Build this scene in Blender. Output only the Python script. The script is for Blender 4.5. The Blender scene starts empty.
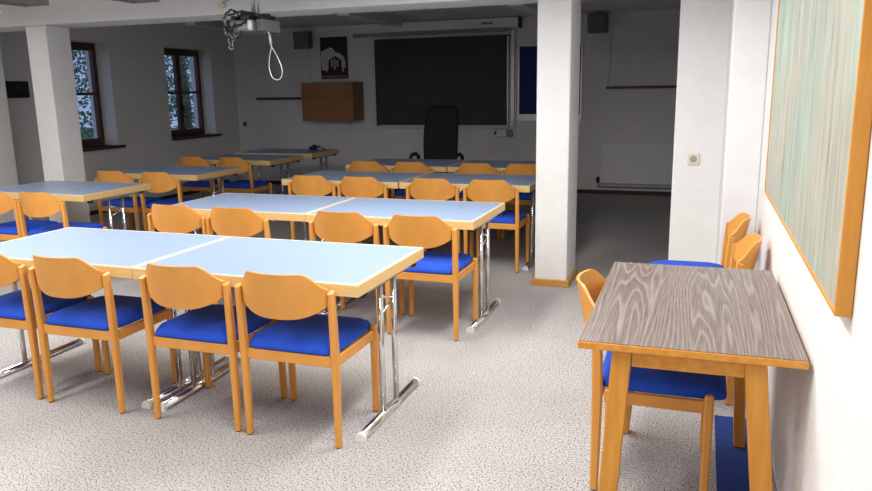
import bpy, bmesh, math, random
from mathutils import Vector, Matrix
random.seed(7)
C = bpy.context.scene.collection
PI = math.pi

# ------------------------------------------------------------------ materials
def new_mat(name):
    m = bpy.data.materials.new(name); m.use_nodes = True
    nt = m.node_tree; b = nt.nodes['Principled BSDF']
    return m, nt, b
def N(nt, t, **kw):
    n = nt.nodes.new(t)
    for k, v in kw.items(): setattr(n, k, v)
    return n
def plain(name, col, rough=.5, metal=0., noise=.06, scale=30.):
    m, nt, b = new_mat(name)
    tc = N(nt, 'ShaderNodeTexCoord'); nz = N(nt, 'ShaderNodeTexNoise'); nz.inputs['Scale'].default_value = scale
    nt.links.new(tc.outputs['Object'], nz.inputs['Vector'])
    rp = N(nt, 'ShaderNodeValToRGB')
    rp.color_ramp.elements[0].position = .3; rp.color_ramp.elements[1].position = .7
    rp.color_ramp.elements[0].color = tuple(c*(1-noise) for c in col)+(1,)
    rp.color_ramp.elements[1].color = tuple(min(1, c*(1+noise)) for c in col)+(1,)
    nt.links.new(nz.outputs['Fac'], rp.inputs['Fac']); nt.links.new(rp.outputs['Color'], b.inputs['Base Color'])
    b.inputs['Roughness'].default_value = rough; b.inputs['Metallic'].default_value = metal
    return m
def plaster(name, col, bump=.25):
    m, nt, b = new_mat(name)
    tc = N(nt, 'ShaderNodeTexCoord'); nz = N(nt, 'ShaderNodeTexNoise'); nz.inputs['Scale'].default_value = 9; nz.inputs['Detail'].default_value = 6
    n2 = N(nt, 'ShaderNodeTexNoise'); n2.inputs['Scale'].default_value = 55; n2.inputs['Detail'].default_value = 4
    nt.links.new(tc.outputs['Object'], nz.inputs['Vector']); nt.links.new(tc.outputs['Object'], n2.inputs['Vector'])
    rp = N(nt, 'ShaderNodeValToRGB')
    rp.color_ramp.elements[0].position = .3; rp.color_ramp.elements[1].position = .7
    rp.color_ramp.elements[0].color = tuple(c*.96 for c in col)+(1,); rp.color_ramp.elements[1].color = tuple(col)+(1,)
    nt.links.new(nz.outputs['Fac'], rp.inputs['Fac']); nt.links.new(rp.outputs['Color'], b.inputs['Base Color'])
    bp = N(nt, 'ShaderNodeBump'); bp.inputs['Strength'].default_value = bump; bp.inputs['Distance'].default_value = .01
    nt.links.new(n2.outputs['Fac'], bp.inputs['Height']); nt.links.new(bp.outputs['Normal'], b.inputs['Normal'])
    b.inputs['Roughness'].default_value = .85; b.inputs['Specular IOR Level'].default_value = .2
    return m
def wood(name, c1, c2, stretch=(14, 14, 1.2), rough=.4, scale=3.):
    m, nt, b = new_mat(name)
    tc = N(nt, 'ShaderNodeTexCoord'); mp = N(nt, 'ShaderNodeMapping'); mp.inputs['Scale'].default_value = stretch
    nz = N(nt, 'ShaderNodeTexNoise'); nz.inputs['Scale'].default_value = scale; nz.inputs['Detail'].default_value = 4
    rp = N(nt, 'ShaderNodeValToRGB')
    rp.color_ramp.elements[0].position = .32; rp.color_ramp.elements[1].position = .7
    rp.color_ramp.elements[0].color = c1+(1,); rp.color_ramp.elements[1].color = c2+(1,)
    nt.links.new(tc.outputs['Object'], mp.inputs['Vector']); nt.links.new(mp.outputs['Vector'], nz.inputs['Vector'])
    nt.links.new(nz.outputs['Fac'], rp.inputs['Fac']); nt.links.new(rp.outputs['Color'], b.inputs['Base Color'])
    b.inputs['Roughness'].default_value = rough; b.inputs['Specular IOR Level'].default_value = .4
    return m
def emit(name, col, s):
    m = bpy.data.materials.new(name); m.use_nodes = True; nt = m.node_tree
    nt.nodes.remove(nt.nodes['Principled BSDF'])
    e = N(nt, 'ShaderNodeEmission'); e.inputs['Color'].default_value = col+(1,); e.inputs['Strength'].default_value = s
    nt.links.new(e.outputs[0], nt.nodes['Material Output'].inputs[0]); return m

WALL = plaster('white_plaster', (.80, .795, .785))
CEIL = plaster('ceiling_paint', (.80, .79, .80), .1)
BEECH = wood('beech', (.70, .305, .060), (.76, .35, .076))
BEECHX = wood('beech_ply', (.70, .305, .060), (.76, .35, .076), (3, 3, 1.6))
EDGE = wood('table_edge_beech', (.73, .47, .19), (.80, .54, .24), (1.2, 16, 16))
LIP = plain('edge_lip', (.88, .74, .50), .4)
OAK = wood('honey_oak', (.60, .245, .03), (.74, .34, .06), (10, 10, 1.2))
OAKY = wood('honey_oak_lengthwise', (.60, .245, .03), (.74, .34, .06), (10, 1.2, 10))
TRIMW = wood('trim_oak', (.50, .24, .05), (.60, .30, .07), (2, 2, 10))
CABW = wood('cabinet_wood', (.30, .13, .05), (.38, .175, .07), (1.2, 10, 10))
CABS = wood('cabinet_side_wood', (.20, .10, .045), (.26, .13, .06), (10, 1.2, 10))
WINW = wood('window_wood', (.075, .034, .022), (.11, .046, .03), (10, 10, 1.2))
DARKW = wood('dark_ledge_wood', (.055, .022, .014), (.085, .035, .02), (1.2, 10, 10))
BLUE = plain('blue_cloth', (.008, .07, .56), .85, 0, .12, 160)
MATB = plain('blue_mat', (.012, .04, .22), .95, 0, .15, 120)
LAM = plain('blue_grey_laminate', (.30, .39, .57), .36, 0, .02, 60)
CHROME = plain('chrome', (.82, .82, .83), .13, 1, .01, 5)
BLACK = plain('black_plastic', (.012, .012, .014), .5, 0, .1, 30)
BLACKF = plain('black_leather', (.007, .007, .010), .8, 0, .15, 40)
BOARD = plain('chalkboard', (.045, .046, .055), .75, 0, .12, 5)
BBLUE = plain('blue_felt', (.02, .03, .15), .9, 0, .1, 50)
METAL = plain('aluminium', (.62, .62, .63), .4, .6, .03, 10)
WHITE = plain('white_enamel', (.78, .78, .78), .4, 0, .02, 10)
CREAM = plain('cream_plastic', (.72, .66, .48), .4, 0, .02, 20)
GREY = plain('grey_plastic', (.30, .30, .30), .5, 0, .05, 20)
SPKG = plain('speaker_grey', (.16, .165, .15), .8, 0, .12, 80)
PROJ = plain('projector_silver', (.20, .20, .205), .4, .3, .05, 30)
PURP = plain('poster_purple', (.028, .016, .026), .6, 0, .1, 10)
PWHITE = plain('poster_white', (.62, .61, .62), .6, 0, .05, 20)
CASE = plain('screen_case_white', (.80, .80, .76), .5, 0, .02, 10)
PIN = plaster('pinboard_white', (.74, .74, .76), .06)
LEAF = plain('leaves', (.10, .24, .11), .7, 0, .35, 6)
BARK = plain('bark', (.10, .07, .05), .9, 0, .3, 12)
GRASS = plain('grass', (.06, .12, .03), .95, 0, .3, 8)
TUBE = emit('lit_tube', (1, .975, .93), 6.0)

def carpet():
    m, nt, b = new_mat('speckled_carpet')
    tc = N(nt, 'ShaderNodeTexCoord')
    v = N(nt, 'ShaderNodeTexNoise'); v.inputs['Scale'].default_value = 125; v.inputs['Detail'].default_value = 2.0
    w = N(nt, 'ShaderNodeTexNoise'); w.inputs['Scale'].default_value = 1.3; w.inputs['Detail'].default_value = 3
    nt.links.new(tc.outputs['Object'], v.inputs['Vector']); nt.links.new(tc.outputs['Object'], w.inputs['Vector'])
    r = N(nt, 'ShaderNodeValToRGB'); e = r.color_ramp.elements
    e[0].position = .33; e[0].color = (.07, .068, .075, 1)
    e[1].position = .49; e[1].color = (.46, .437, .425, 1)
    a = e.new(.41); a.color = (.30, .29, .285, 1)
    a = e.new(.70); a.color = (.545, .532, .52, 1)
    nt.links.new(v.outputs['Fac'], r.inputs['Fac'])
    r2 = N(nt, 'ShaderNodeValToRGB'); r2.color_ramp.elements[0].color = (.90, .90, .90, 1); r2.color_ramp.elements[0].position = .35
    r2.color_ramp.elements[1].color = (1, 1, 1, 1); r2.color_ramp.elements[1].position = .65
    nt.links.new(w.outputs['Fac'], r2.inputs['Fac'])
    mx = N(nt, 'ShaderNodeMix', data_type='RGBA', blend_type='MULTIPLY'); mx.inputs[0].default_value = 1
    nt.links.new(r.outputs['Color'], mx.inputs[6]); nt.links.new(r2.outputs['Color'], mx.inputs[7])
    nt.links.new(mx.outputs[2], b.inputs['Base Color'])
    b.inputs['Roughness'].default_value = .95; b.inputs['Specular IOR Level'].default_value = .1
    return m
CARPET = carpet()

def washed_oak():
    m, nt, b = new_mat('grey_brown_oak_laminate')
    tc = N(nt, 'ShaderNodeTexCoord')
    mp = N(nt, 'ShaderNodeMapping'); mp.inputs['Scale'].default_value = (1, .055, 1); mp.inputs['Location'].default_value = (3.1, 0.4, 0)
    nz = N(nt, 'ShaderNodeTexNoise'); nz.inputs['Scale'].default_value = 6.5; nz.inputs['Detail'].default_value = 2.2; nz.inputs['Roughness'].default_value = .35
    nt.links.new(tc.outputs['Object'], mp.inputs['Vector']); nt.links.new(mp.outputs['Vector'], nz.inputs['Vector'])
    mul = N(nt, 'ShaderNodeMath', operation='MULTIPLY'); mul.inputs[1].default_value = 34
    fr = N(nt, 'ShaderNodeMath', operation='FRACT')
    nt.links.new(nz.outputs['Fac'], mul.inputs[0]); nt.links.new(mul.outputs[0], fr.inputs[0])
    r = N(nt, 'ShaderNodeValToRGB'); e = r.color_ramp.elements
    e[0].position = 0; e[0].color = (.120, .082, .066, 1); e[1].position = 1; e[1].color = (.12, .083, .067, 1)
    x = e.new(.55); x.color = (.17, .13, .112, 1); x = e.new(.80); x.color = (.36, .32, .30, 1)
    nt.links.new(fr.outputs[0], r.inputs['Fac'])
    mp2 = N(nt, 'ShaderNodeMapping'); mp2.inputs['Scale'].default_value = (90, 2.5, 1)
    n2 = N(nt, 'ShaderNodeTexNoise'); n2.inputs['Scale'].default_value = 2.5; n2.inputs['Detail'].default_value = 4
    nt.links.new(tc.outputs['Object'], mp2.inputs['Vector']); nt.links.new(mp2.outputs['Vector'], n2.inputs['Vector'])
    r2 = N(nt, 'ShaderNodeValToRGB'); r2.color_ramp.elements[0].position = .35; r2.color_ramp.elements[1].position = .7
    r2.color_ramp.elements[0].color = (.125, .087, .070, 1); r2.color_ramp.elements[1].color = (.29, .25, .235, 1)
    nt.links.new(n2.outputs['Fac'], r2.inputs['Fac'])
    mx = N(nt, 'ShaderNodeMix', data_type='RGBA'); mx.inputs[0].default_value = .5
    nt.links.new(r.outputs['Color'], mx.inputs[6]); nt.links.new(r2.outputs['Color'], mx.inputs[7])
    nt.links.new(mx.outputs[2], b.inputs['Base Color'])
    b.inputs['Roughness'].default_value = .38
    return m
WASH = washed_oak()

def board_paint():
    m, nt, b = new_mat('streaky_grey_green_board')
    tc = N(nt, 'ShaderNodeTexCoord')
    mp = N(nt, 'ShaderNodeMapping'); mp.inputs['Scale'].default_value = (1, 7, .9)
    nz = N(nt, 'ShaderNodeTexNoise'); nz.inputs['Scale'].default_value = 2.6; nz.inputs['Detail'].default_value = 9; nz.inputs['Roughness'].default_value = .72
    nt.links.new(tc.outputs['Object'], mp.inputs['Vector']); nt.links.new(mp.outputs['Vector'], nz.inputs['Vector'])
    r = N(nt, 'ShaderNodeValToRGB'); e = r.color_ramp.elements
    e[0].position = .30; e[0].color = (.19, .20, .20, 1); e[1].position = .72; e[1].color = (.58, .58, .52, 1)
    x = e.new(.42); x.color = (.34, .35, .325, 1); x = e.new(.52); x.color = (.42, .42, .37, 1); x = e.new(.60); x.color = (.45, .475, .44, 1)
    nt.links.new(nz.outputs['Fac'], r.inputs['Fac'])
    n3 = N(nt, 'ShaderNodeTexNoise'); n3.inputs['Scale'].default_value = 1.6; n3.inputs['Detail'].default_value = 3
    nt.links.new(tc.outputs['Object'], n3.inputs['Vector'])
    r3 = N(nt, 'ShaderNodeValToRGB'); r3.color_ramp.elements[0].color = (1, .96, .88, 1); r3.color_ramp.elements[1].color = (.86, 1, .93, 1)
    r3.color_ramp.elements[0].position = .4; r3.color_ramp.elements[1].position = .6
    nt.links.new(n3.outputs['Fac'], r3.inputs['Fac'])
    mx = N(nt, 'ShaderNodeMix', data_type='RGBA', blend_type='MULTIPLY'); mx.inputs[0].default_value = 1
    nt.links.new(r.outputs['Color'], mx.inputs[6]); nt.links.new(r3.outputs['Color'], mx.inputs[7])
    nt.links.new(mx.outputs[2], b.inputs['Base Color'])
    b.inputs['Roughness'].default_value = .6
    return m
BPAINT = board_paint()

def glass():
    m = bpy.data.materials.new('window_glass'); m.use_nodes = True; nt = m.node_tree
    nt.nodes.remove(nt.nodes['Principled BSDF'])
    t = N(nt, 'ShaderNodeBsdfTransparent'); g = N(nt, 'ShaderNodeBsdfGlossy'); g.inputs['Roughness'].default_value = .03
    mx = N(nt, 'ShaderNodeMixShader')
    mx.inputs[0].default_value = .08; nt.links.new(t.outputs[0], mx.inputs[1]); nt.links.new(g.outputs[0], mx.inputs[2])
    nt.links.new(mx.outputs[0], nt.nodes['Material Output'].inputs[0]); return m
GLASS = glass()

# ------------------------------------------------------------------ mesh helpers
class MB:
    def __init__(s): s.bm = bmesh.new()
    def _hull(s, v8, bev=0., seg=2):
        vs = [s.bm.verts.new(p) for p in v8]
        F = [(0,3,2,1),(4,5,6,7),(0,1,5,4),(1,2,6,5),(2,3,7,6),(3,0,4,7)]
        fs = [s.bm.faces.new([vs[i] for i in f]) for f in F]
        if bev > 0:
            es = {e for f in fs for e in f.edges}
            bmesh.ops.bevel(s.bm, geom=list(es), offset=bev, segments=seg, profile=.5, affect='EDGES')
        return s
    def box(s, a, b, bev=0., seg=2):
        x0, y0, z0 = a; x1, y1, z1 = b
        return s._hull([(x0,y0,z0),(x1,y0,z0),(x1,y1,z0),(x0,y1,z0),(x0,y0,z1),(x1,y0,z1),(x1,y1,z1),(x0,y1,z1)], bev, seg)
    def bar(s, p, q, wp, wq, bev=0., seg=2):
        # tapered upright bar with horizontal rectangular ends; w = (width x, width y)
        v = []
        for c, w in ((p, wp), (q, wq)):
            for sx, sy in ((-1,-1),(1,-1),(1,1),(-1,1)):
                v.append((c[0]+sx*w[0]/2, c[1]+sy*w[1]/2, c[2]))
        return s._hull(v, bev, seg)
    def tube(s, pts, r, seg=10, closed=False, caps=True):
        pts = [Vector(p) for p in pts]; n = len(pts); rings = []
        ref = None
        for i, p in enumerate(pts):
            if closed: t = (pts[(i+1) % n]-pts[i-1]).normalized()
            else: t = (pts[min(i+1, n-1)]-pts[max(i-1, 0)]).normalized()
            if ref is None:
                ref = Vector((0, 0, 1)) if abs(t.z) < .9 else Vector((1, 0, 0))
            u = (ref-t*ref.dot(t)).normalized(); w = t.cross(u); ref = u
            rr = r[i] if isinstance(r, (list, tuple)) else r
            rings.append([s.bm.verts.new(p+u*rr*math.cos(a*2*PI/seg)+w*rr*math.sin(a*2*PI/seg)) for a in range(seg)])
        m = n if closed else n-1
        for i in range(m):
            A, B = rings[i], rings[(i+1) % n]
            for k in range(seg):
                f = s.bm.faces.new((A[k], A[(k+1) % seg], B[(k+1) % seg], B[k])); f.smooth = True
        if caps and not closed:
            s.bm.faces.new(rings[0][::-1]); s.bm.faces.new(rings[-1])
        return s
    def loops(s, L, cap0=True, cap1=True, smooth=True):
        R = [[s.bm.verts.new(p) for p in l] for l in L]
        for A, B in zip(R, R[1:]):
            n = len(A)
            for k in range(n):
                f = s.bm.faces.new((A[k], A[(k+1) % n], B[(k+1) % n], B[k])); f.smooth = smooth
        if cap0: f = s.bm.faces.new(R[0][::-1]); f.smooth = smooth
        if cap1: f = s.bm.faces.new(R[-1]); f.smooth = smooth
        return s
    def grid(s, G, smooth=True):
        V = [[s.bm.verts.new(p) for p in row] for row in G]
        for a in range(len(V)-1):
            for b in range(len(V[0])-1):
                f = s.bm.faces.new((V[a][b], V[a][b+1], V[a+1][b+1], V[a+1][b])); f.smooth = smooth
        return s
    def lathe(s, prof, c=(0,0,0), seg=20):
        L = [[(c[0]+r*math.cos(2*PI*k/seg), c[1]+r*math.sin(2*PI*k/seg), c[2]+z) for k in range(seg)] for r, z in prof]
        return s.loops(L)
    def poly(s, pts, ax, d):
        # flat outline extruded by d along vector ax
        ax = Vector(ax)
        return s.loops([[Vector(p) for p in pts], [Vector(p)+ax*d for p in pts]], smooth=False)
    def build(s, name, mat, parent=None, kind=None, label=None):
        bmesh.ops.recalc_face_normals(s.bm, faces=s.bm.faces)
        me = bpy.data.meshes.new(name); s.bm.to_mesh(me); s.bm.free()
        me.materials.append(mat)
        o = bpy.data.objects.new(name, me); C.objects.link(o)
        if parent: o.parent = parent
        if kind: o['kind'] = kind
        if label: o['label'] = label
        return o
def tag(o, label, cat, group=None):
    o['label'] = label; o['category'] = cat
    if group: o['group'] = group
    return o
def thing(name, label, cat, loc=(0,0,0), rz=0., group=None):
    o = bpy.data.objects.new(name, None); C.objects.link(o)
    o.empty_display_size = .1
    o.location = loc; o.rotation_euler = (0, 0, rz)
    return tag(o, label, cat, group)
def dup(root, loc, rz, label, group=None):
    r = root.copy(); C.objects.link(r); r.location = loc; r.rotation_euler = (0, 0, rz)
    r['label'] = label
    if group: r['group'] = group
    for ch in list(root.children):
        c = ch.copy(); C.objects.link(c); c.parent = r
        for g in list(ch.children):
            d = g.copy(); C.objects.link(d); d.parent = c
    return r

# ------------------------------------------------------------------ room shell
XL, XR, YB, YF = -7.5, .352, 11.1, -3.2     # left wall, right wall, far wall, wall behind the camera
ZF, ZN = 2.56, 2.42                        # ceiling far / near
W1 = (7.11, 8.22, .87, 2.22); W2 = (9.33, 10.44, .89, 2.22)   # window openings y0,y1,z0,z1
S = 'structure'
MB().box((XL-.4, YF-.2, -.1), (XR+.2, YB+.2, 0)).build('floor', CARPET, kind=S)
m = MB(); m.box((XL-.4, 5.7, ZF), (XR+.2, YB+.2, ZF+.1)); m.box((XL-.4, YF-.2, ZN), (XR+.2, 5.7, ZF+.1)); m.build('ceiling', CEIL, kind=S)
MB().box((XL-.4, YB, 0), (XR+.2, YB+.2, ZF)).build('wall_back', WALL, kind=S)
MB().box((XL-.4, YF-.2, 0), (XR+.2, YF, ZF)).build('wall_front', WALL, kind=S)
MB().box((XR, YF, 0), (XR+.2, YB, ZF)).build('wall_right', WALL, kind=S)
m = MB(); WT = .4
ys = [YF, W1[0], W1[1], W2[0], W2[1], YB]
for a, b in ((0,1),(2,3),(4,5)): m.box((XL-WT, ys[a], 0), (XL, ys[b], ZF))
for w in (W1, W2):
    m.box((XL-WT, w[0], 0), (XL, w[1], w[2])); m.box((XL-WT, w[0], w[3]), (XL, w[1], ZF))
m.build('wall_left', WALL, kind=S)
# beam and pillars between the lit front half and the dim far half
MB().box((XL, 5.7, 2.205), (XR, 6.15, ZF), .008).build('trim_1', WALL, kind=S, label='white ceiling beam across the room')
def pillar(n, x0, x1, y0, y1, lab, base=True):
    p = MB().box((x0, y0, 0), (x1, y1, 2.205), .012).build('pillar', WALL, kind=S, label=lab)
    if base:
        t = .022; m = MB()
        m.box((x0-t, y0-t, 0), (x1+t, y0, .055), .004); m.box((x0-t, y1, 0), (x1+t, y1+t, .055), .004)
        m.box((x0-t, y0, 0), (x0, y1, .055), .004); m.box((x1, y0, 0), (x1+t, y1, .055), .004)
        m.build('baseboard_pillar', TRIMW, p)
pillar(0, -1.195, -.940, 5.70, 6.15, 'white square pillar in the middle of the room')
pillar(1, -6.172, -5.922, 5.70, 5.995, 'white square pillar beside the left tables')
pillar(2, XL, -7.02, 5.70, 6.15, 'white pier against the left wall', False)
pillar(3, -.180, .180, 5.62, 6.07, 'white pier near the right wall', False)
MB().box((.145, 4.92, 0), (XR, 6.07, ZN), .01).build('trim_2', WALL, kind=S, label='white wall return between the pier and the right wall')
m = MB(); m.box((XL, YB-.018, 0), (XR, YB, .055), .003); m.build('baseboard_back', DARKW, kind=S)
m = MB(); m.box((XL, 6.15, 0), (XL+.018, YB-.018, .055), .003); m.build('baseboard_left', DARKW, kind=S)

# windows
for i, w in enumerate((W1, W2)):
    y0, y1, z0, z1 = w; x = XL-.22; ym = (y0+y1)/2; f = .035
    m = MB()
    m.box((x-.06, y0, z0), (x, y0+f, z1), .004); m.box((x-.06, y1-f, z0), (x, y1, z1), .004)
    m.box((x-.06, y0+f, z1-f), (x, y1-f, z1), .004); m.box((x-.06, y0+f, z0), (x, y1-f, z0+f), .004)
    wo = m.build('window_%d' % (i+1), WINW, kind=S, label='brown wooden two-sash window in the left wall')
    for a, b in ((y0+f, ym-.004), (ym+.004, y1-f)):
        m = MB(); s_ = .045; zb = z0+f; zt = z1-f; zm = 1.56
        m.box((x-.05, a, zb), (x+.012, a+s_, zt), .004); m.box((x-.05, b-s_, zb), (x+.012, b, zt), .004)
        m.box((x-.05, a+s_, zt-s_-.02), (x+.012, b-s_, zt), .004); m.box((x-.05, a+s_, zb), (x+.012, b-s_, zb+s_+.02), .004)
        m.box((x-.04, a+s_, zm-.018), (x+.006, b-s_, zm+.018), .003)
        so = m.build('sash', WINW, wo)
        MB().box((x-.026, a+s_-.01, zb+s_), (x-.020, b-s_+.01, zt-s_)).build('pane', GLASS, so)
    h = MB(); h.box((x+.012, ym-.02, 1.30), (x+.022, ym+.02, 1.40), .003); h.tube([(x+.022, ym, 1.35), (x+.05, ym, 1.35), (x+.055, ym, 1.25)], .008)
    h.build('window_handle', BLACK, wo)
    MB().box((XL-.22, y0-.0, z0-.035), (XL+.05, y1+.09, z0-.0), .006).build('window_sill', DARKW, wo)

# ------------------------------------------------------------------ chairs
def make_chair(label, group):
    t = thing('stacking_chair', label, 'chair', group=group)
    for sx in (-1, 1):
        m = MB(); x = sx*.228
        zs = [(0.006, -.203, .027, .030), (.20, -.201, .030, .035), (.41, -.200, .032, .040), (.60, -.206, .031, .038), (.712, -.213, .027, .033)]
        L = []
        for z, y, wx, wy in zs:
            b = .007
            L.append([(x+px, y+py, z+(.012*py/.034 if z > .7 else 0)) for px, py in (
                (-wx/2+b,-wy/2),(wx/2-b,-wy/2),(wx/2,-wy/2+b),(wx/2,wy/2-b),(wx/2-b,wy/2),(-wx/2+b,wy/2),(-wx/2,wy/2-b),(-wx/2,-wy/2+b))])
        m.loops(L, smooth=False)
        lg = m.build('leg', BEECH, t)
        MB().lathe([(.011, 0), (.012, .006)], (x, -.203, 0), 10).build('glide', BLACK, lg)
    for sx in (-1, 1):
        m = MB(); x = sx*.231; L = []
        for z, w in ((.006, .030), (.38, .034), (.432, .034), (.443, .024)):
            b = .008*w/.036
            L.append([(x+px, .20+py, z) for px, py in ((-w/2+b,-w/2),(w/2-b,-w/2),(w/2,-w/2+b),(w/2,w/2-b),(w/2-b,w/2),(-w/2+b,w/2),(-w/2,w/2-b),(-w/2,-w/2+b))])
        m.loops(L, smooth=False)
        lg = m.build('leg', BEECH, t)
        MB().lathe([(.011, 0), (.012, .006)], (x, .20, 0), 10).build('glide', BLACK, lg)
    m = MB()
    for sx in (-1, 1): m.box((sx*.225-.011, -.174, .372), (sx*.225+.011, .184, .420), .004)
    m.box((-.214, -.206, .370), (.214, -.184, .420), .004); m.box((-.214, .186, .372), (.214, .208, .420), .004)
    m.build('seat_frame', BEECHX, t)
    # cushion: stacked rounded outlines
    def outline(ins, z, n=10):
        hb, hf, y0, y1, r0 = .211-ins, .209-ins, -.205+ins, .262-ins, max(.02, .055-ins*.3)
        pts = []
        for sx, sy, a0 in ((1, 1, 0), (-1, 1, 90), (-1, -1, 180), (1, -1, 270)):
            r = r0 if sy > 0 else max(.018, .03-ins*.1); cx = sx*((hf if sy > 0 else hb)-r); cy = (y1-r) if sy > 0 else y0+r
            for k in range(n+1):
                a = math.radians(a0+90*k/n)
                x, y = cx+r*math.cos(a), cy+r*math.sin(a)
                if a0 >= 180: y -= .016*(1-(x/hb)**2)
                dz = -.016*max(0, (y-.13)/.13)**2 - .008*max(0, (-y-.12)/.09)**2
                pts.append((x, y, z+dz))
        # side edges bulge out over the rails between the front and rear legs
        out = []
        for q, (a, b) in enumerate(zip(pts, pts[1:]+pts[:1])):
            out.append(a)
            if q in (2*n+1, 4*n+3):
                for k in range(1, 10):
                    t = k/10; x = a[0]+(b[0]-a[0])*t; y = a[1]+(b[1]-a[1])*t
                    dz = -.016*max(0, (y-.13)/.13)**2 - .008*max(0, (-y-.12)/.09)**2
                    w = max(0, min(1, (y+.178)/.02))*max(0, min(1, (.172-y)/.03))
                    out.append((x+math.copysign(.018*w, x), y, z+dz))
        return out
    L = [outline(.010, .422), outline(.001, .429), outline(.0, .441), outline(.004, .453), outline(.014, .463), outline(.035, .471), outline(.075, .475), outline(.13, .476), outline(.18, .476)]
    for q in (0, 1, 2): L[q] = [(x, y, max(z, .4205+.006*q) if y < .2 else z) for x, y, z in L[q]]
    MB().loops(L).build('seat', BLUE, t)
    # curved plywood backrest
    def ss(a): a = max(0, min(1, a)); return a*a*(3-2*a)
    nu, nv = 28, 8; F = []; B = []
    for j in range(nv+1):
        rf = []; rb = []
        for i in range(nu+1):
            s = -1+2*i/nu; a = abs(s)
            zt = .800-.078*ss((a-.58)/.44)
            zb = .594+.058*a**3
            z = zb+(zt-zb)*j/nv
            x = s*.213; y = -.199-.06*(z-.60)-(.075+.14*(z-.60))*(1-a**2.2)
            rf.append((x, y+.006, z)); rb.append((x, y-.006, z))
        F.append(rf); B.append(rb)
    m = MB(); m.grid(F); m.grid(B)
    per = lambda G: G[0]+[r[-1] for r in G[1:-1]]+G[-1][::-1]+[r[0] for r in G[1:-1]][::-1]
    pf, pb = per(F), per(B); n = len(pf)
    m.grid([pf+[pf[0]], pb+[pb[0]]])
    bmesh.ops.remove_doubles(m.bm, verts=m.bm.verts, dist=1e-5)
    for f in m.bm.faces: f.smooth = True
    for e in m.bm.edges:
        if len(e.link_faces) == 2 and e.link_faces[0].normal.dot(e.link_faces[1].normal) < .5: e.smooth = False
    m.build('backrest', BEECHX, t)
    return t

chair0 = None
def chair(x, y, rz, label, group):
    global chair0
    if chair0 is None:
        chair0 = make_chair(label, group); chair0.location = (x, y, 0); chair0.rotation_euler = (0, 0, rz); return chair0
    return dup(chair0, (x, y, 0), rz, label, group)

g1 = 'chairs along the nearest table row'; g2 = 'chairs along the second table row'; g3 = 'chairs along the third table row'
g4 = 'chairs along the farthest table row'; gl = 'chairs along the tables on the left'; gr = 'chairs around the brown desk by the right wall'
J = [(.004, 0), (-.006, .012), (.008, -.01), (0, .006), (-.004, -.008)]
T1, T2, T3, T4 = 2.922, 4.437, 6.262, 7.62
chair(-1.664, T1, 0, 'beech chair with blue seat at the right end of the nearest table row', g1)
chair(-2.188, T1+.008, 0, 'beech chair with blue seat, second from the right at the nearest table row', g1)
chair(-2.858, T1+.005, 0, 'beech chair with blue seat, third from the right at the nearest table row', g1)
chair(-3.400, T1+.02, 0, 'beech chair with blue seat cut by the left photo edge at the nearest table row', g1)
chair(-1.605, T2, -.01, 'beech chair with blue seat at the right end of the second table row', g2)
chair(-2.142, T2+.02, .01, 'beech chair at the second table row, just right of where its two tables meet', g2)
chair(-2.925, T2, 0, 'beech chair at the second table row, just left of where its two tables meet', g2)
chair(-3.425, T2+.01, 0, 'beech chair at the left end of the second table row', g2)
chair(-1.650, T3, 0, 'beech chair at the right end of the third table row, beside the middle pillar', g3)
chair(-2.176, T3, 0, 'beech chair, second from the right at the third table row', g3)
chair(-2.845, T3, 0, 'beech chair, third from the right at the third table row', g3)
chair(-3.355, T3, 0, 'beech chair at the left end of the third table row', g3)
chair(-1.667, T4, 0, 'dim beech chair at the farthest table row half hidden by the middle pillar', g4)
chair(-2.166, T4, 0, 'dim beech chair at the farthest table row, just right of the black armchair', g4)
chair(-2.892, T4, 0, 'dim beech chair at the farthest table row below the chalkboard, left of the black armchair', g4)
chair(-3.412, T4, 0, 'dim beech chair at the left end of the farthest table row', g4)
chair(-4.985, 4.755, .0, 'beech chair at the left table standing in front of the left pillar', gl)
chair(-5.48, 4.755, 0, 'beech chair cut by the left photo edge at the table beside the left pillar', gl)
chair(-5.03, 6.225, .0, 'beech chair with blue seat, right one of two at the second table on the left', gl)
chair(-5.585, 6.225, 0, 'beech chair, left one of two at the second table on the left, beside the pillar', gl)
chair(-5.24, 7.80, .0, 'dim beech chair, right one of two at the third table on the left', gl)
chair(-5.81, 7.80, 0, 'dim beech chair, left of two at the third table on the left side', gl)
chair(-.120, 2.935, -PI/2, 'beech chair tucked sideways under the left side of the brown desk', gr)
chair(-.022, 4.59, PI/2, 'beech chair backed to the right wall, the farther of two behind the brown desk', gr)
chair(-.006, 3.935, PI/2, 'beech chair backed to the right wall, the nearer of two behind the brown desk', gr)

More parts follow.
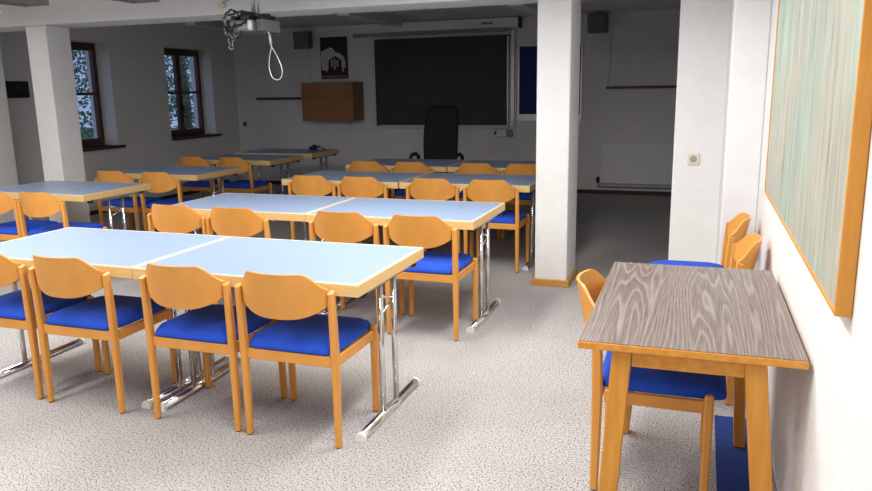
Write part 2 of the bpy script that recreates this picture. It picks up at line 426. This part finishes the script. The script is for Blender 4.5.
# ------------------------------------------------------------------ meeting tables
TL, TD, TH = 1.18, .8, .74
def make_table(label, group):
    t = thing('folding_table', label, 'table', group=group)     # origin: floor under the near-right corner; extends to -x, +y
    e = .055
    m = MB(); m.box((-TL+.0015, 0, TH-e), (-.0015, TD, TH-.002), .003); top = m.build('tabletop', EDGE, t)
    m = MB(); L0 = -TL+.0035
    b = .011
    m.box((L0, .002, TH-.0025), (-.0035, b, TH)); m.box((L0, TD-b, TH-.0025), (-.0035, TD-.002, TH))
    m.box((L0, b, TH-.0025), (L0+b, TD-b, TH)); m.box((-.0035-b, b, TH-.0025), (-.0035, TD-b, TH))
    m.build('edge_lip', LIP, top)
    MB().box((L0+b, b, TH-.003), (-.0035-b, TD-b, TH-.0003)).build('laminate', LAM, top, label='blue grey laminate surface')
    for sx, x in ((1, -.045), (-1, -TL+.045)):
        m = MB()
        m.loops([[(x+.024*math.cos(PI*k/10), y, .010+.026*math.sin(PI*k/10)) for k in range(11)]+[(x-.024, y, .004), (x+.024, y, .004)] for y in (.065, TD-.065)])
        ft = m.build('foot_bar', CHROME, t)
        for y0, y1 in ((.047, .066), (TD-.066, TD-.047)):
            m = MB(); m.loops([[(x+.026*math.cos(PI*k/10), y, .009+.029*math.sin(PI*k/10)) for k in range(11)]+[(x-.026, y, 0), (x+.026, y, 0)] for y in (y0, y1)], smooth=False)
            m.build('end_cap', WHITE, ft)
        for y in (TD/2-.08, TD/2+.08):
            m = MB(); m.tube([(x, y, .03), (x, y, TH-e)], .0145, 14); m.build('leg', CHROME, t)
        m = MB()
        for k in range(2):
            z0 = .60-.045*k; z1 = z0-.045
            ya, yb = (TD/2-.07, TD/2+.07) if k == 0 else (TD/2+.07, TD/2-.07)
            m.tube([(x, ya, z0), (x, yb, z1)], .006, 8)
        m.build('brace', CHROME, t)
        m = MB(); m.box((x-.03, .12, TH-e-.022), (x+.02, TD-.12, TH-e), .004); m.build('hinge_rail', GREY, t)
        for y in (.10, TD-.10):
            m = MB(); m.lathe([(.020, 0), (.026, .008), (.026, .026)], (x+sx*.012, y, TH-e-.0262), 14); m.build('bumper', BLACK, t)
    return t
tb = None
def table(x, y, rz, label, group):
    global tb
    if tb is None:
        tb = make_table(label, group); tb.location = (x, y, 0); tb.rotation_euler = (0, 0, rz); return tb
    return dup(tb, (x, y, 0), rz, label, group)
gt = 'blue grey tables in the main rows'; gs = 'blue grey tables along the left wall'
table(-1.328, 2.752, 0, 'blue grey folding table forming the right half of the nearest row', gt)
table(-2.510, 2.756, 0, 'blue grey folding table forming the left half of the nearest row', gt)
table(-1.297, 4.354, 0, 'blue grey folding table forming the right half of the second row', gt)
table(-2.481, 4.366, 0, 'blue grey folding table forming the left half of the second row', gt)
table(-1.326, 6.100, 0, 'blue grey folding table forming the right half of the third row beside the middle pillar', gt)
table(-2.516, 6.095, 0, 'blue grey folding table forming the left half of the third row', gt)
table(-1.330, 7.460, 0, 'dim folding table forming the right half of the farthest row before the chalkboard', gt)
table(-2.520, 7.460, 0, 'dim folding table forming the left half of the farthest row before the chalkboard', gt)
table(-4.752, 4.757, 0, 'blue grey folding table in front of the left pillar', gs)
table(-4.743, 6.225, 0, 'blue grey folding table just behind the left pillar, second on the left', gs)
table(-4.833, 7.745, 0, 'dim folding table third on the left, with its dark end facing the rows', gs)
table(-4.807, 8.724, 0, 'dim folding table in the far left corner under the wall cabinet', gs)

# ------------------------------------------------------------------ brown desk by the right wall
d = thing('desk', 'small desk with grey brown wood-grain top and orange wooden legs against the right wall', 'desk', (-.342, 2.316, 0), .008)
dw, dl = .680, 1.165
m = MB(); m.box((0, 0, .713), (dw, dl, .7385), .004); dt = m.build('desktop', OAKY, d, label='orange wood edged desktop')
MB().box((.003, .003, .7383), (dw-.003, dl-.003, .7405)).build('grain_laminate', WASH, dt, label='grey brown wood-grain laminate')
m = MB(); m.box((.17, .036, .655), (.51, .058, .713), .003); m.box((.15, .92, .655), (.52, .942, .713), .003)
m.box((.125, .085, .655), (.147, .915, .713), .003); m.box((.525, .085, .655), (.547, .915, .713), .003)
m.build('apron', OAKY, d)
for xt, xb, w_, y_, zb in ((.139, .095, .062, .058, 0.), (.537, .612, .066, .058, .0032), (.150, .088, .045, .94, 0.), (.535, .578, .045, .94, .0032)):
    m = MB(); m.bar((xb, y_, zb), (xt, y_, .713), (w_, .05), (w_, .054), .005); m.build('leg', OAK, d)
tag(MB().box((.131, 2.20, .0002), (.300, 3.555, .003)).build('floor_mat', MATB), 'dark blue mat on the carpet under the brown desk along the right wall', 'mat')

# ------------------------------------------------------------------ big framed board on the right wall
f = thing('framed_board', 'large streaky grey green board in an orange wooden frame on the right wall', 'picture', (XR, 3.0, 1.5))
fx0, fx1 = -.038, -.001; ya, yb, za, zb = 1.868-3.0, 4.04-3.0, 1.012-1.5, 2.16-1.5
m = MB(); m.box((-.033, ya+.008, za+.008), (-.012, yb-.008, zb-.008)); m.build('painted_panel', BPAINT, f, label='streaky grey green panel')
w = .011
m = MB(); m.box((fx0, ya, za), (fx1, ya+w, zb), .003); m.build('frame_stile', OAK, f)
m = MB(); m.box((fx0, yb-w, za), (fx1, yb, zb), .003); m.build('frame_stile', OAK, f)
m = MB(); m.box((fx0, ya+w, za), (fx1, yb-w, za+w), .003); m.build('frame_rail', OAKY, f)
m = MB(); m.box((fx0, ya+w, zb-w), (fx1, yb-w, zb), .003); m.build('frame_rail', OAKY, f)

# socket on the right pier
s = thing('wall_socket', 'cream socket on the white pier near the right wall', 'socket', (-.041, 5.62, 1.03))
MB().box((-.040, -.012, -.042), (.040, 0, .042), .006).build('cover_plate', CREAM, s)
m = MB(); m.tube([(0, -.0125, 0), (0, -.016, 0)], .024, 20); k = m.build('socket_recess', GREY, s)
s = thing('wall_socket', 'small socket low on the far wall near the left corner', 'socket', (-7.375, YB, 1.015))
MB().box((-.042, -.012, -.042), (.042, 0, .042), .006).build('cover_plate', GREY, s)
m = MB(); m.tube([(0, -.0125, 0), (0, -.016, 0)], .024, 20); m.build('socket_recess', BLACK, s)

# black panel on left wall
s = thing('wall_panel', 'small black square panel on the left wall between two white pillars', 'panel', (XL, 6.70, 1.62))
MB().box((0, -.15, -.095), (.03, .15, .095), .004).build('panel_body', BLACK, s)
MB().tube([(.0302, 0, .02), (.034, 0, .02)], .010, 12).build('indicator', GREY, s)

# ------------------------------------------------------------------ far wall things
b = thing('chalkboard', 'large dark chalkboard with pale tray on the far wall', 'chalkboard', (-3.805, YB, 1.65))
MB().box((-1.065, -.06, -.645), (1.045, -.025, .645), .003).build('writing_surface', BOARD, b)
m = MB(); m.box((-1.085, -.065, .645), (1.085, -.02, .665)); m.box((-1.085, -.065, -.665), (-1.066, -.02, .645)); m.build('frame', BOARD, b)
m = MB(); m.box((1.046, -.066, -.665), (1.066, -.02, .645), .002); m.build('side_rail', METAL, b)
m = MB(); m.box((1.10, -.05, -.69), (1.155, 0, .72), .002); m.box((1.166, -.03, -.5), (1.18, 0, .72), .002); m.build('guide_column', METAL, b)
m = MB(); m.box((-1.085, -.10, -.685), (1.066, -.02, -.667), .003); m.box((-1.085, -.105, -.685), (1.066, -.10, -.66), .001); m.build('chalk_tray', WHITE, b)
m = MB(); m.box((-.9, -.02, -.4), (.9, 0, .4)); m.build('mounting_batten', GREY, b)

s = thing('projection_screen', 'long white roll-down screen case under the ceiling above the chalkboard', 'screen', (-3.9, YB, 2.48))
MB().box((-1.33, -.16, -.07), (1.33, -.005, .07), .012).build('case', CASE, s)
MB().box((-1.33, -.13, -.125), (1.20, -.06, -.095), .006).build('screen_bar', GREY, s)
MB().box((1.331, -.165, -.078), (1.345, 0, .072), .003).build('end_cap', BLACK, s)
m = MB(); m.box((-1.33, -.11, -.096), (-1.28, -.08, -.06)); m.box((1.1, -.11, -.096), (1.15, -.08, -.06)); m.build('strap', GREY, s)
m = MB()
for k in range(6): m.box((.78+.028*k, -.1635, -.012-.008*(k % 2)), (.80+.028*k, -.160, .012))
m.build('badge', BLACK, s)

p = thing('pinboard', 'framed dark blue pinboard behind the middle pillar on the far wall', 'pinboard', (-2.13, YB, 1.60))
MB().box((-.45, -.03, -.44), (.45, -.012, .54), .002).build('felt', BBLUE, p)
m = MB(); m.box((-.475, -.035, .54), (.475, 0, .565)); m.box((-.475, -.035, -.54), (.475, 0, -.44)); m.box((-.475, -.035, -.44), (-.45, 0, .54)); m.box((.45, -.035, -.44), (.475, 0, .54)); m.build('frame', METAL, p)

def whiteboard(xa, xb, z0, z1, label):
    p = thing('display_panel', label, 'panel', ((xa+xb)/2, YB-.001, z0)); h = (xb-xa)/2
    MB().box((-h, -.022, 0), (h, 0, z1-z0), .003).build('board', PIN, p)
    MB().box((-h, -.07, -.035), (h, 0, -.001), .004).build('ledge', DARKW, p)
whiteboard(-7.08, -6.06, 1.455, 2.33, 'pale wall panel with a dark ledge left of the wooden cabinet')
whiteboard(-1.31, -.10, 1.545, 2.46, 'pale wall panel with a dark ledge seen between the right pillars')

c = thing('wall_cabinet', 'wooden wall cabinet hung below the poster on the far wall', 'cabinet', (-5.58, YB, 1.38))
MB().box((-.45, -.385, -.30), (.45, 0, .30), .004).build('body', CABS, c)
MB().box((-.448, -.403, .095), (.448, -.386, .298), .003).build('door', CABW, c)
dd = MB().box((-.448, -.403, -.298), (.448, -.386, .090), .003).build('door', CABW, c)
MB().box((-.05, -.412, .07), (.05, -.403, .078), .002).build('handle', BLACK, dd)
m = MB(); m.tube([(.36, -.3, -.30), (.36, -.3, -.34)], .02, 12); m.build('lamp_knob', GREY, c)

def speaker(x, z, label, rz, tilt):
    s = thing('wall_speaker', label, 'loudspeaker', (x, YB-.21, z), rz)
    m = MB(); m.box((-.125, -.10, -.13), (.125, .10, .13), .012); o = m.build('cabinet', SPKG, s); o.rotation_euler = (tilt, 0, 0)
    m = MB(); m.box((-.11, -.112, -.115), (.11, -.101, .115), .006); g = m.build('grille', SPKG, s); g.rotation_euler = (tilt, 0, 0)
    m = MB(); m.tube([(0, .09, .02), (0, .205, .02)], .018, 10); m.build('bracket', BLACK, s)
    return s
speaker(-6.06, 2.345, 'grey loudspeaker high on the far wall above the wooden cabinet', .12, .12)
speaker(-1.43, 2.405, 'grey loudspeaker high on the far wall just right of the middle pillar', -.1, .1)
tag(MB().tube([(-6.10, YB-.012, 2.20), (-6.10, YB-.012, 1.92), (-6.09, YB-.012, 1.69)], .010, 8).build('speaker_cable', WHITE), 'thin cable running down from the loudspeaker to the wooden cabinet', 'cable')
tag(MB().tube([(-1.27, YB-.035, 2.25), (-1.27, YB-.035, 1.9), (-1.28, YB-.035, 1.60)], .010, 8).build('speaker_cable', WHITE), 'thin cable running down beside the pale panel between the right pillars', 'cable')

p = thing('poster', 'dark poster with pale shapes on the far wall above the wooden cabinet', 'poster', (-5.625, YB, 2.065))
MB().box((-.24, -.012, -.325), (.24, -.001, .325)).build('sheet', PURP, p)
m = MB()
out = [(-.22,-.19),(-.235,-.05),(-.225,.10),(-.15,.13),(-.07,.165),(-.02,.155),(.03,.09),(.10,.075),(.17,.02),(.20,-.05),(.20,-.16),(.13,-.16),(.13,-.04),(.02,.03),(-.10,-.04),(-.11,-.19)]
m.poly([(x, -.012, z) for x, z in out], (0, -1, 0), .0015); m.build('pale_cloud', PWHITE, p)
m = MB()
for x, z0, z1 in ((-.04,-.14,-.03),(.01,-.18,-.01),(.06,-.14,-.03),(.155,-.22,-.12),(-.14,-.22,-.12)): m.box((x-.012, -.0150, z0), (x+.012, -.0135, z1))
m.build('pale_bars', PWHITE, p)
MB().box((-.225, -.0145, -.305), (.215, -.0125, -.275)).build('caption_strip', CABW, p)

m = thing('junction_box', 'small grey box on the far wall below the right end of the chalkboard', 'box', (-2.82, YB, .88))
MB().box((-.14, -.06, -.055), (.05, 0, .055), .006).build('housing', METAL, m)
MB().box((.051, -.07, -.06), (.14, 0, .05), .006).build('module', GREY, m)
MB().box((-.135, -.066, -.02), (-.10, -.061, .03)).build('switch', BLACK, m)

r = thing('radiator', 'flat pale panel radiator low on the far wall between the right pillars', 'radiator', (-.73, YB-.001, .45))
MB().box((-.63, -.085, -.29), (.62, -.03, .31), .008).build('panel', WHITE, r)
m = MB()
for x in (-.45, .45): m.box((x-.02, -.03, -.2), (x+.02, 0, .2))
m.build('bracket', GREY, r)
m = MB(); m.tube([(-.66, -.05, -.34), (.60, -.05, -.34)], .012, 10); m.tube([(-.66, -.05, -.34), (-.66, -.05, -.26)], .012, 10); m.build('pipe', GREY, r)
m = MB(); m.lathe([(.02, 0), (.028, .02), (.028, .07), (.018, .08)], (-.66, -.05, -.28), 14); m.build('valve', BLACK, r)

# small dark device on the far-left table
s = thing('desk_device', 'small dark device lying on the far left table under the cabinet', 'device', (-5.06, 9.30, .741))
MB().box((-.075, -.06, 0), (.045, .06, .055), .01).build('body', BLACK, s)
MB().box((.046, -.05, 0), (.12, .05, .04), .01).build('side_unit', GREY, s)
MB().lathe([(.03, 0), (.035, .01), (.02, .02)], (-.02, 0, .0552), 14).build('dial', BLACK, s)

# black office armchair behind the farthest row
o = thing('office_chair', 'black high-backed office armchair before the chalkboard', 'chair', (-3.165, 8.98, 0), PI)
m = MB()
for k in range(5):
    a = 2*PI*k/5+.3
    m.tube([(0, 0, .13), (.15*math.cos(a), .15*math.sin(a), .115), (.30*math.cos(a), .30*math.sin(a), .075)], [.032, .026, .018], 10)
m.build('star_base', BLACK, o)
for k in range(5):
    a = 2*PI*k/5+.3; m = MB()
    c_ = Vector((.30*math.cos(a), .30*math.sin(a), .029)); tn = Vector((-math.sin(a), math.cos(a), 0))*.022
    m.tube([c_-tn, c_+tn], .029, 14); m.build('caster', BLACK, o)
MB().tube([(0, 0, .12), (0, 0, .43)], .028, 14).build('column', METAL, o)
def pad(hw, y0, y1, z, th, r=.07):
    def ol(ins, zz):
        pts = []
        for cx, cy, a0 in ((hw-r, y1-r, 0), (-(hw-r), y1-r, 90), (-(hw-r), y0+r, 180), (hw-r, y0+r, 270)):
            for k in range(8):
                a = math.radians(a0+90*k/7); rr = r-ins
                pts.append((cx+rr*math.cos(a), cy+rr*math.sin(a), zz))
        return pts
    return [ol(.02, z), ol(0, z+.02), ol(0, z+th-.02), ol(.02, z+th), ol(.05, z+th+.008)]
MB().loops(pad(.25, -.22, .25, .43, .09)).build('seat', BLACKF, o)
Fr = []; Bk = []
for j in range(15):
    v = j/14; z = .50+.84*v; hw = .205+.02*math.sin(PI*v)-.0*v
    if v > .9: hw -= .05*((v-.9)/.1)**2
    yc = -.20-.12*v+.05*math.sin(PI*v)
    Fr.append([(s_*hw, yc+.035-.03*abs(s_)**3*0+.03*s_*s_, z) for s_ in [k/6-1 for k in range(13)]])
    Bk.append([(s_*hw, yc-.035+.03*s_*s_, z) for s_ in [k/6-1 for k in range(13)]])
m = MB(); m.grid(Fr); m.grid(Bk); per = lambda G: G[0]+[q[-1] for q in G[1:-1]]+G[-1][::-1]+[q[0] for q in G[1:-1]][::-1]
pf, pb = per(Fr), per(Bk); m.grid([pf+[pf[0]], pb+[pb[0]]]); bmesh.ops.remove_doubles(m.bm, verts=m.bm.verts, dist=1e-5)
m.build('backrest', BLACKF, o)
for sx in (-1, 1):
    m = MB(); x = sx*.30
    m.tube([(sx*.22, 0.02, .46), (x, .02, .47), (x, .08, .60), (x, .14, .70), (x, .08, .735), (x, -.05, .735), (x, -.14, .70), (x, -.16, .64)], .023, 10)
    m.build('armrest', BLACK, o)

# ------------------------------------------------------------------ ceiling lights
def far_lamp(x, y0, y1, label, dz=0.):
    t = thing('ceiling_light', label, 'ceiling light', (x, y0, ZF), 0, 'unlit strip lights in the dim half')
    L = y1-y0
    MB().box((-.075, 0, -.10-dz), (.075, L, -.002), .006).build('housing', METAL, t)
    MB().box((-.082, .0, -.112-dz), (.082, L, -.1005-dz), .003).build('diffuser', WHITE, t)
    MB().box((-.076, -.012, -.108-dz), (.076, -.001, -.002), .003).build('end_cap', WHITE, t)
far_lamp(-4.23, 8.65, 10.40, 'unlit white strip light on the far ceiling before the poster and screen case')
far_lamp(-6.64, 8.85, 10.60, 'unlit white strip light on the far ceiling near the left windows')
far_lamp(-1.95, 8.20, 9.95, 'unlit white strip light on the far ceiling left of the middle pillar', .035)
def near_lamp(x, y0, y1, label, lit, w=.26, lamp=True, grp='louvred strip lights in the lit half'):
    t = thing('louvred_light', label, 'ceiling light', (x, y0, ZN), 0, grp); L = y1-y0; h = w/2
    m = MB(); m.box((-h, 0, -.12), (-h+.008, L, -.001)); m.box((h-.008, 0, -.12), (h, L, -.001)); m.box((-h+.008, 0, -.12), (h-.008, .008, -.001)); m.box((-h+.008, L-.008, -.12), (h-.008, L, -.001)); m.box((-h+.008, .008, -.012), (h-.008, L-.008, -.001))
    m.build('housing', WHITE if lit else GREY, t)
    m = MB(); n = 12
    for k in range(1, n):
        y = L*k/n; m.box((-h+.009, y-.003, -.118), (h-.009, y+.003, -.085))
    m.build('louvre', METAL if lit else GREY, t)
    for sx in (-1, 1):
        m = MB(); m.tube([(sx*h*.45, .03, -.05), (sx*h*.45, L-.03, -.05)], .016, 10); m.build('tube', TUBE if lit else WHITE, t)
    if lit and lamp:
        ld = bpy.data.lights.new('lamp', 'AREA'); ld.shape = 'RECTANGLE'; ld.size = w-.03; ld.size_y = L-.05; ld.energy = POWER; ld.color = (1, .975, .94)
        lo = bpy.data.objects.new('lamp', ld); C.objects.link(lo); lo.parent = t; lo.location = (0, L/2, -.124)
    return t
POWER = 38
near_lamp(-5.45, 3.69, 5.19, 'unlit grey louvred light cut by the top left photo edge', False)
near_lamp(-4.48, 3.91, 5.41, 'unlit grey louvred light cut by the top photo edge, right of the other', False)
near_lamp(-6.28, 3.98, 5.48, 'lit strip light at the far left photo edge beside the beam', True, lamp=False)
hid = 'lit louvred ceiling light over the near half of the room, above the photo edge'
for x, y in ((-2.0, -1.6), (-.75, 1.0), (-3.4, 1.0), (-5.6, 2.0), (-.68, 3.0), (-2.05, 3.3), (-4.1, 2.4)):
    near_lamp(x, y, y+1.5, hid, True, grp='lit louvred lights above the near tables')

# ------------------------------------------------------------------ projector under the ceiling
p = thing('ceiling_projector', 'silver projector hanging below the beam among loose cables', 'projector', (-3.325, 5.22, ZN))
m = MB(); m.box((-.125, -.16, -.425), (.085, .15, -.335), .02); m.build('body', PROJ, p)
m = MB(); m.tube([(.075, -.178, -.415), (.075, -.178, -.345)], .018, 16); m.build('barrel_highlight', WHITE, p)  # upright white cylinder stands in for the bright highlight on the barrel
m = MB(); m.box((.087, -.12, -.42), (.150, .14, -.33), .012); m.build('side_unit', SPKG, p)
m = MB(); m.tube([(0, 0, -.30), (0, 0, 0)], .017, 12); m.tube([(.045, 0, -.30), (.045, 0, 0)], .009, 10); m.build('pole', METAL, p)
m = MB(); m.lathe([(.07, -.015), (.07, -.001)], (.0, 0, 0), 20); m.build('ceiling_plate', METAL, p)
m = MB(); m.box((-.13, -.12, -.335), (-.09, .10, -.300), .005); m.box((-.03, -.14, -.334), (.05, .10, -.280), .005); m.box((.09, -.10, -.329), (.15, .08, -.300), .005); m.box((-.12, -.02, -.302), (.14, .02, -.285), .004); m.build('mount', BLACK, p)
def wob(p0, p1, sag, n=10, sd=0):
    rr = random.Random(sd); P0, P1 = Vector(p0), Vector(p1); L = []
    for k in range(n+1):
        t = k/n; q = P0.lerp(P1, t); q.z -= sag*4*t*(1-t)
        if 0 < k < n: q += Vector((rr.uniform(-.012, .012), rr.uniform(-.012, .012), rr.uniform(-.008, .008)))
        L.append(q)
    return L
for q, (a, b_, s_) in enumerate((((-.16,-.17,-.32),(-.02,-.17,-.31),-.05), ((-.17,-.17,-.34),(-.05,-.18,-.36),.07), ((-.16,-.16,-.33),(-.15,-.16,-.44),-.01), ((-.12,-.17,-.30),(.14,-.16,-.32),-.03), ((-.16,-.16,-.43),(.0,-.17,-.42),.05), ((.02,-.15,-.30),(.16,-.15,-.33),-.025), ((-.15,-.17,-.38),(.06,-.17,-.34),.02))):
    m = MB(); m.tube(wob(a, b_, s_, 12, q), .008, 6); m.build('cable', GREY if q == 2 else BLACK, p)
for q, (a, b_, s_) in enumerate((((-.15,-.165,-.43),(-.07,-.165,-.43),.12), ((-.13,-.16,-.42),(-.03,-.16,-.43),.05))):
    m = MB(); m.tube(wob(a, b_, s_, 12, q+20), .004, 6); m.build('cable', GREY, p)
pts = []
for u in ((.10,.0,-.425),(.11,0,-.50),(.115,0,-.53),(.145,0,-.58),(.185,0,-.66),(.20,0,-.72),(.185,0,-.77),(.15,0,-.785),(.11,0,-.765),(.088,0,-.70),(.095,0,-.62),(.115,0,-.55),(.120,0,-.53)):
    pts.append(u)
def smooth_path(P, n=6):
    P = [Vector(q) for q in P]; out = []
    for i in range(len(P)-1):
        a, b, c, d_ = P[max(i-1, 0)], P[i], P[i+1], P[min(i+2, len(P)-1)]
        for k in range(n):
            t = k/n
            out.append(.5*((2*b)+(c-a)*t+(2*a-5*b+4*c-d_)*t*t+(3*b-a-3*c+d_)*t**3))
    return out+[P[-1]]
cb = thing('hanging_cable', 'white cable loop hanging down from the ceiling projector', 'cable', (-3.19, 5.12, ZN))
MB().tube(smooth_path([(x-.05, y, z) for x, y, z in pts]), .0045, 8).build('loop', METAL, cb)
MB().tube([(.056, 0, -.445), (.066, 0, -.52)], .010, 10).build('connector', METAL, cb)
h = thing('cable_outlet', 'small cream outlet on the white beam left of the projector', 'outlet', (-3.93, 5.70, 2.285))
MB().tube([(0, -.001, 0), (0, -.03, 0)], .03, 18).build('cover', CREAM, h)
m = MB(); m.tube(smooth_path([(.02, -.03, .005), (.10, -.04, .035), (.28, -.10, .04), (.47, -.3, .03), (.575, -.46, .05)]), .006, 6); m.build('lead', GREY, h)

# ------------------------------------------------------------------ outside the windows
tag(MB().box((-30, -4, -.3), (XL-.45, 30, -.05)).build('garden_ground', GRASS), 'dim lawn outside the left windows', 'lawn')['kind'] = 'structure'
def tree(x, y, h, r, label, sd):
    rr = random.Random(sd); t = thing('garden_tree', label, 'tree', (x, y, -.05), 0, 'trees outside the windows')
    MB().tube([(0, 0, 0), (.05, .02, h*.4), (.0, .05, h*.8)], [.14, .10, .05], 10).build('trunk', BARK, t)
    m = MB()
    for k in range(3200):
        v = Vector((rr.gauss(0, 1), rr.gauss(0, 1), rr.gauss(0, 1))).normalized()*(r*rr.uniform(.45, 1)**.6)
        c_ = Vector((v.x, v.y, h*.62+v.z*h*.42/r))
        a = Vector((rr.gauss(0, 1), rr.gauss(0, 1), rr.gauss(0, 1))).normalized()*.045; b_ = a.orthogonal().normalized()*.025
        vs = [m.bm.verts.new(c_+q) for q in (a, b_, -a, -b_)]; m.bm.faces.new(vs)
    fo = m.build('foliage', LEAF, t); fo['kind'] = 'stuff'
tree(-11.0, 14.2, 3.4, 1.15, 'leafy tree outside the left windows, seen through the farther one', 1)
tree(-14.0, 16.2, 4.2, 1.9, 'leafy tree farther back outside the left windows', 2)
tree(-11.6, 11.5, 3.2, 1.3, 'leafy tree outside the nearer left window', 3)

wd = bpy.data.worlds.new('evening_sky'); bpy.context.scene.world = wd; wd.use_nodes = True
bg = wd.node_tree.nodes['Background']; bg.inputs['Color'].default_value = (.42, .55, .95, 1); bg.inputs['Strength'].default_value = .8

# ------------------------------------------------------------------ camera
F, pit, yaw, rol, H = 744.93, .2065, -.3413, -.0166, 1.5432
def cam_rows(p, yw, r):
    R0 = Matrix(((1,0,0),(0,0,-1),(0,1,0)))
    Ry = Matrix(((math.cos(yw),-math.sin(yw),0),(math.sin(yw),math.cos(yw),0),(0,0,1)))
    Rp = Matrix(((1,0,0),(0,math.cos(p),-math.sin(p)),(0,math.sin(p),math.cos(p))))
    Rr = Matrix(((math.cos(r),-math.sin(r),0),(math.sin(r),math.cos(r),0),(0,0,1)))
    return Rr @ Rp @ R0 @ Ry
R = cam_rows(pit, yaw, rol)
cd = bpy.data.cameras.new('camera'); co = bpy.data.objects.new('camera', cd); C.objects.link(co)
M = Matrix((R[0], -R[1], -R[2])).transposed().to_4x4(); M.translation = (0, 0, H)
co.matrix_world = M
cd.sensor_fit = 'HORIZONTAL'; cd.sensor_width = 36; cd.lens = 36*F/872; cd.clip_start = .05
sc = bpy.context.scene; sc.camera = co
vs = sc.view_settings; vs.view_transform = 'Standard'; vs.look = 'None'; vs.gamma = 1; vs.use_curve_mapping = False; vs.exposure = 0.0
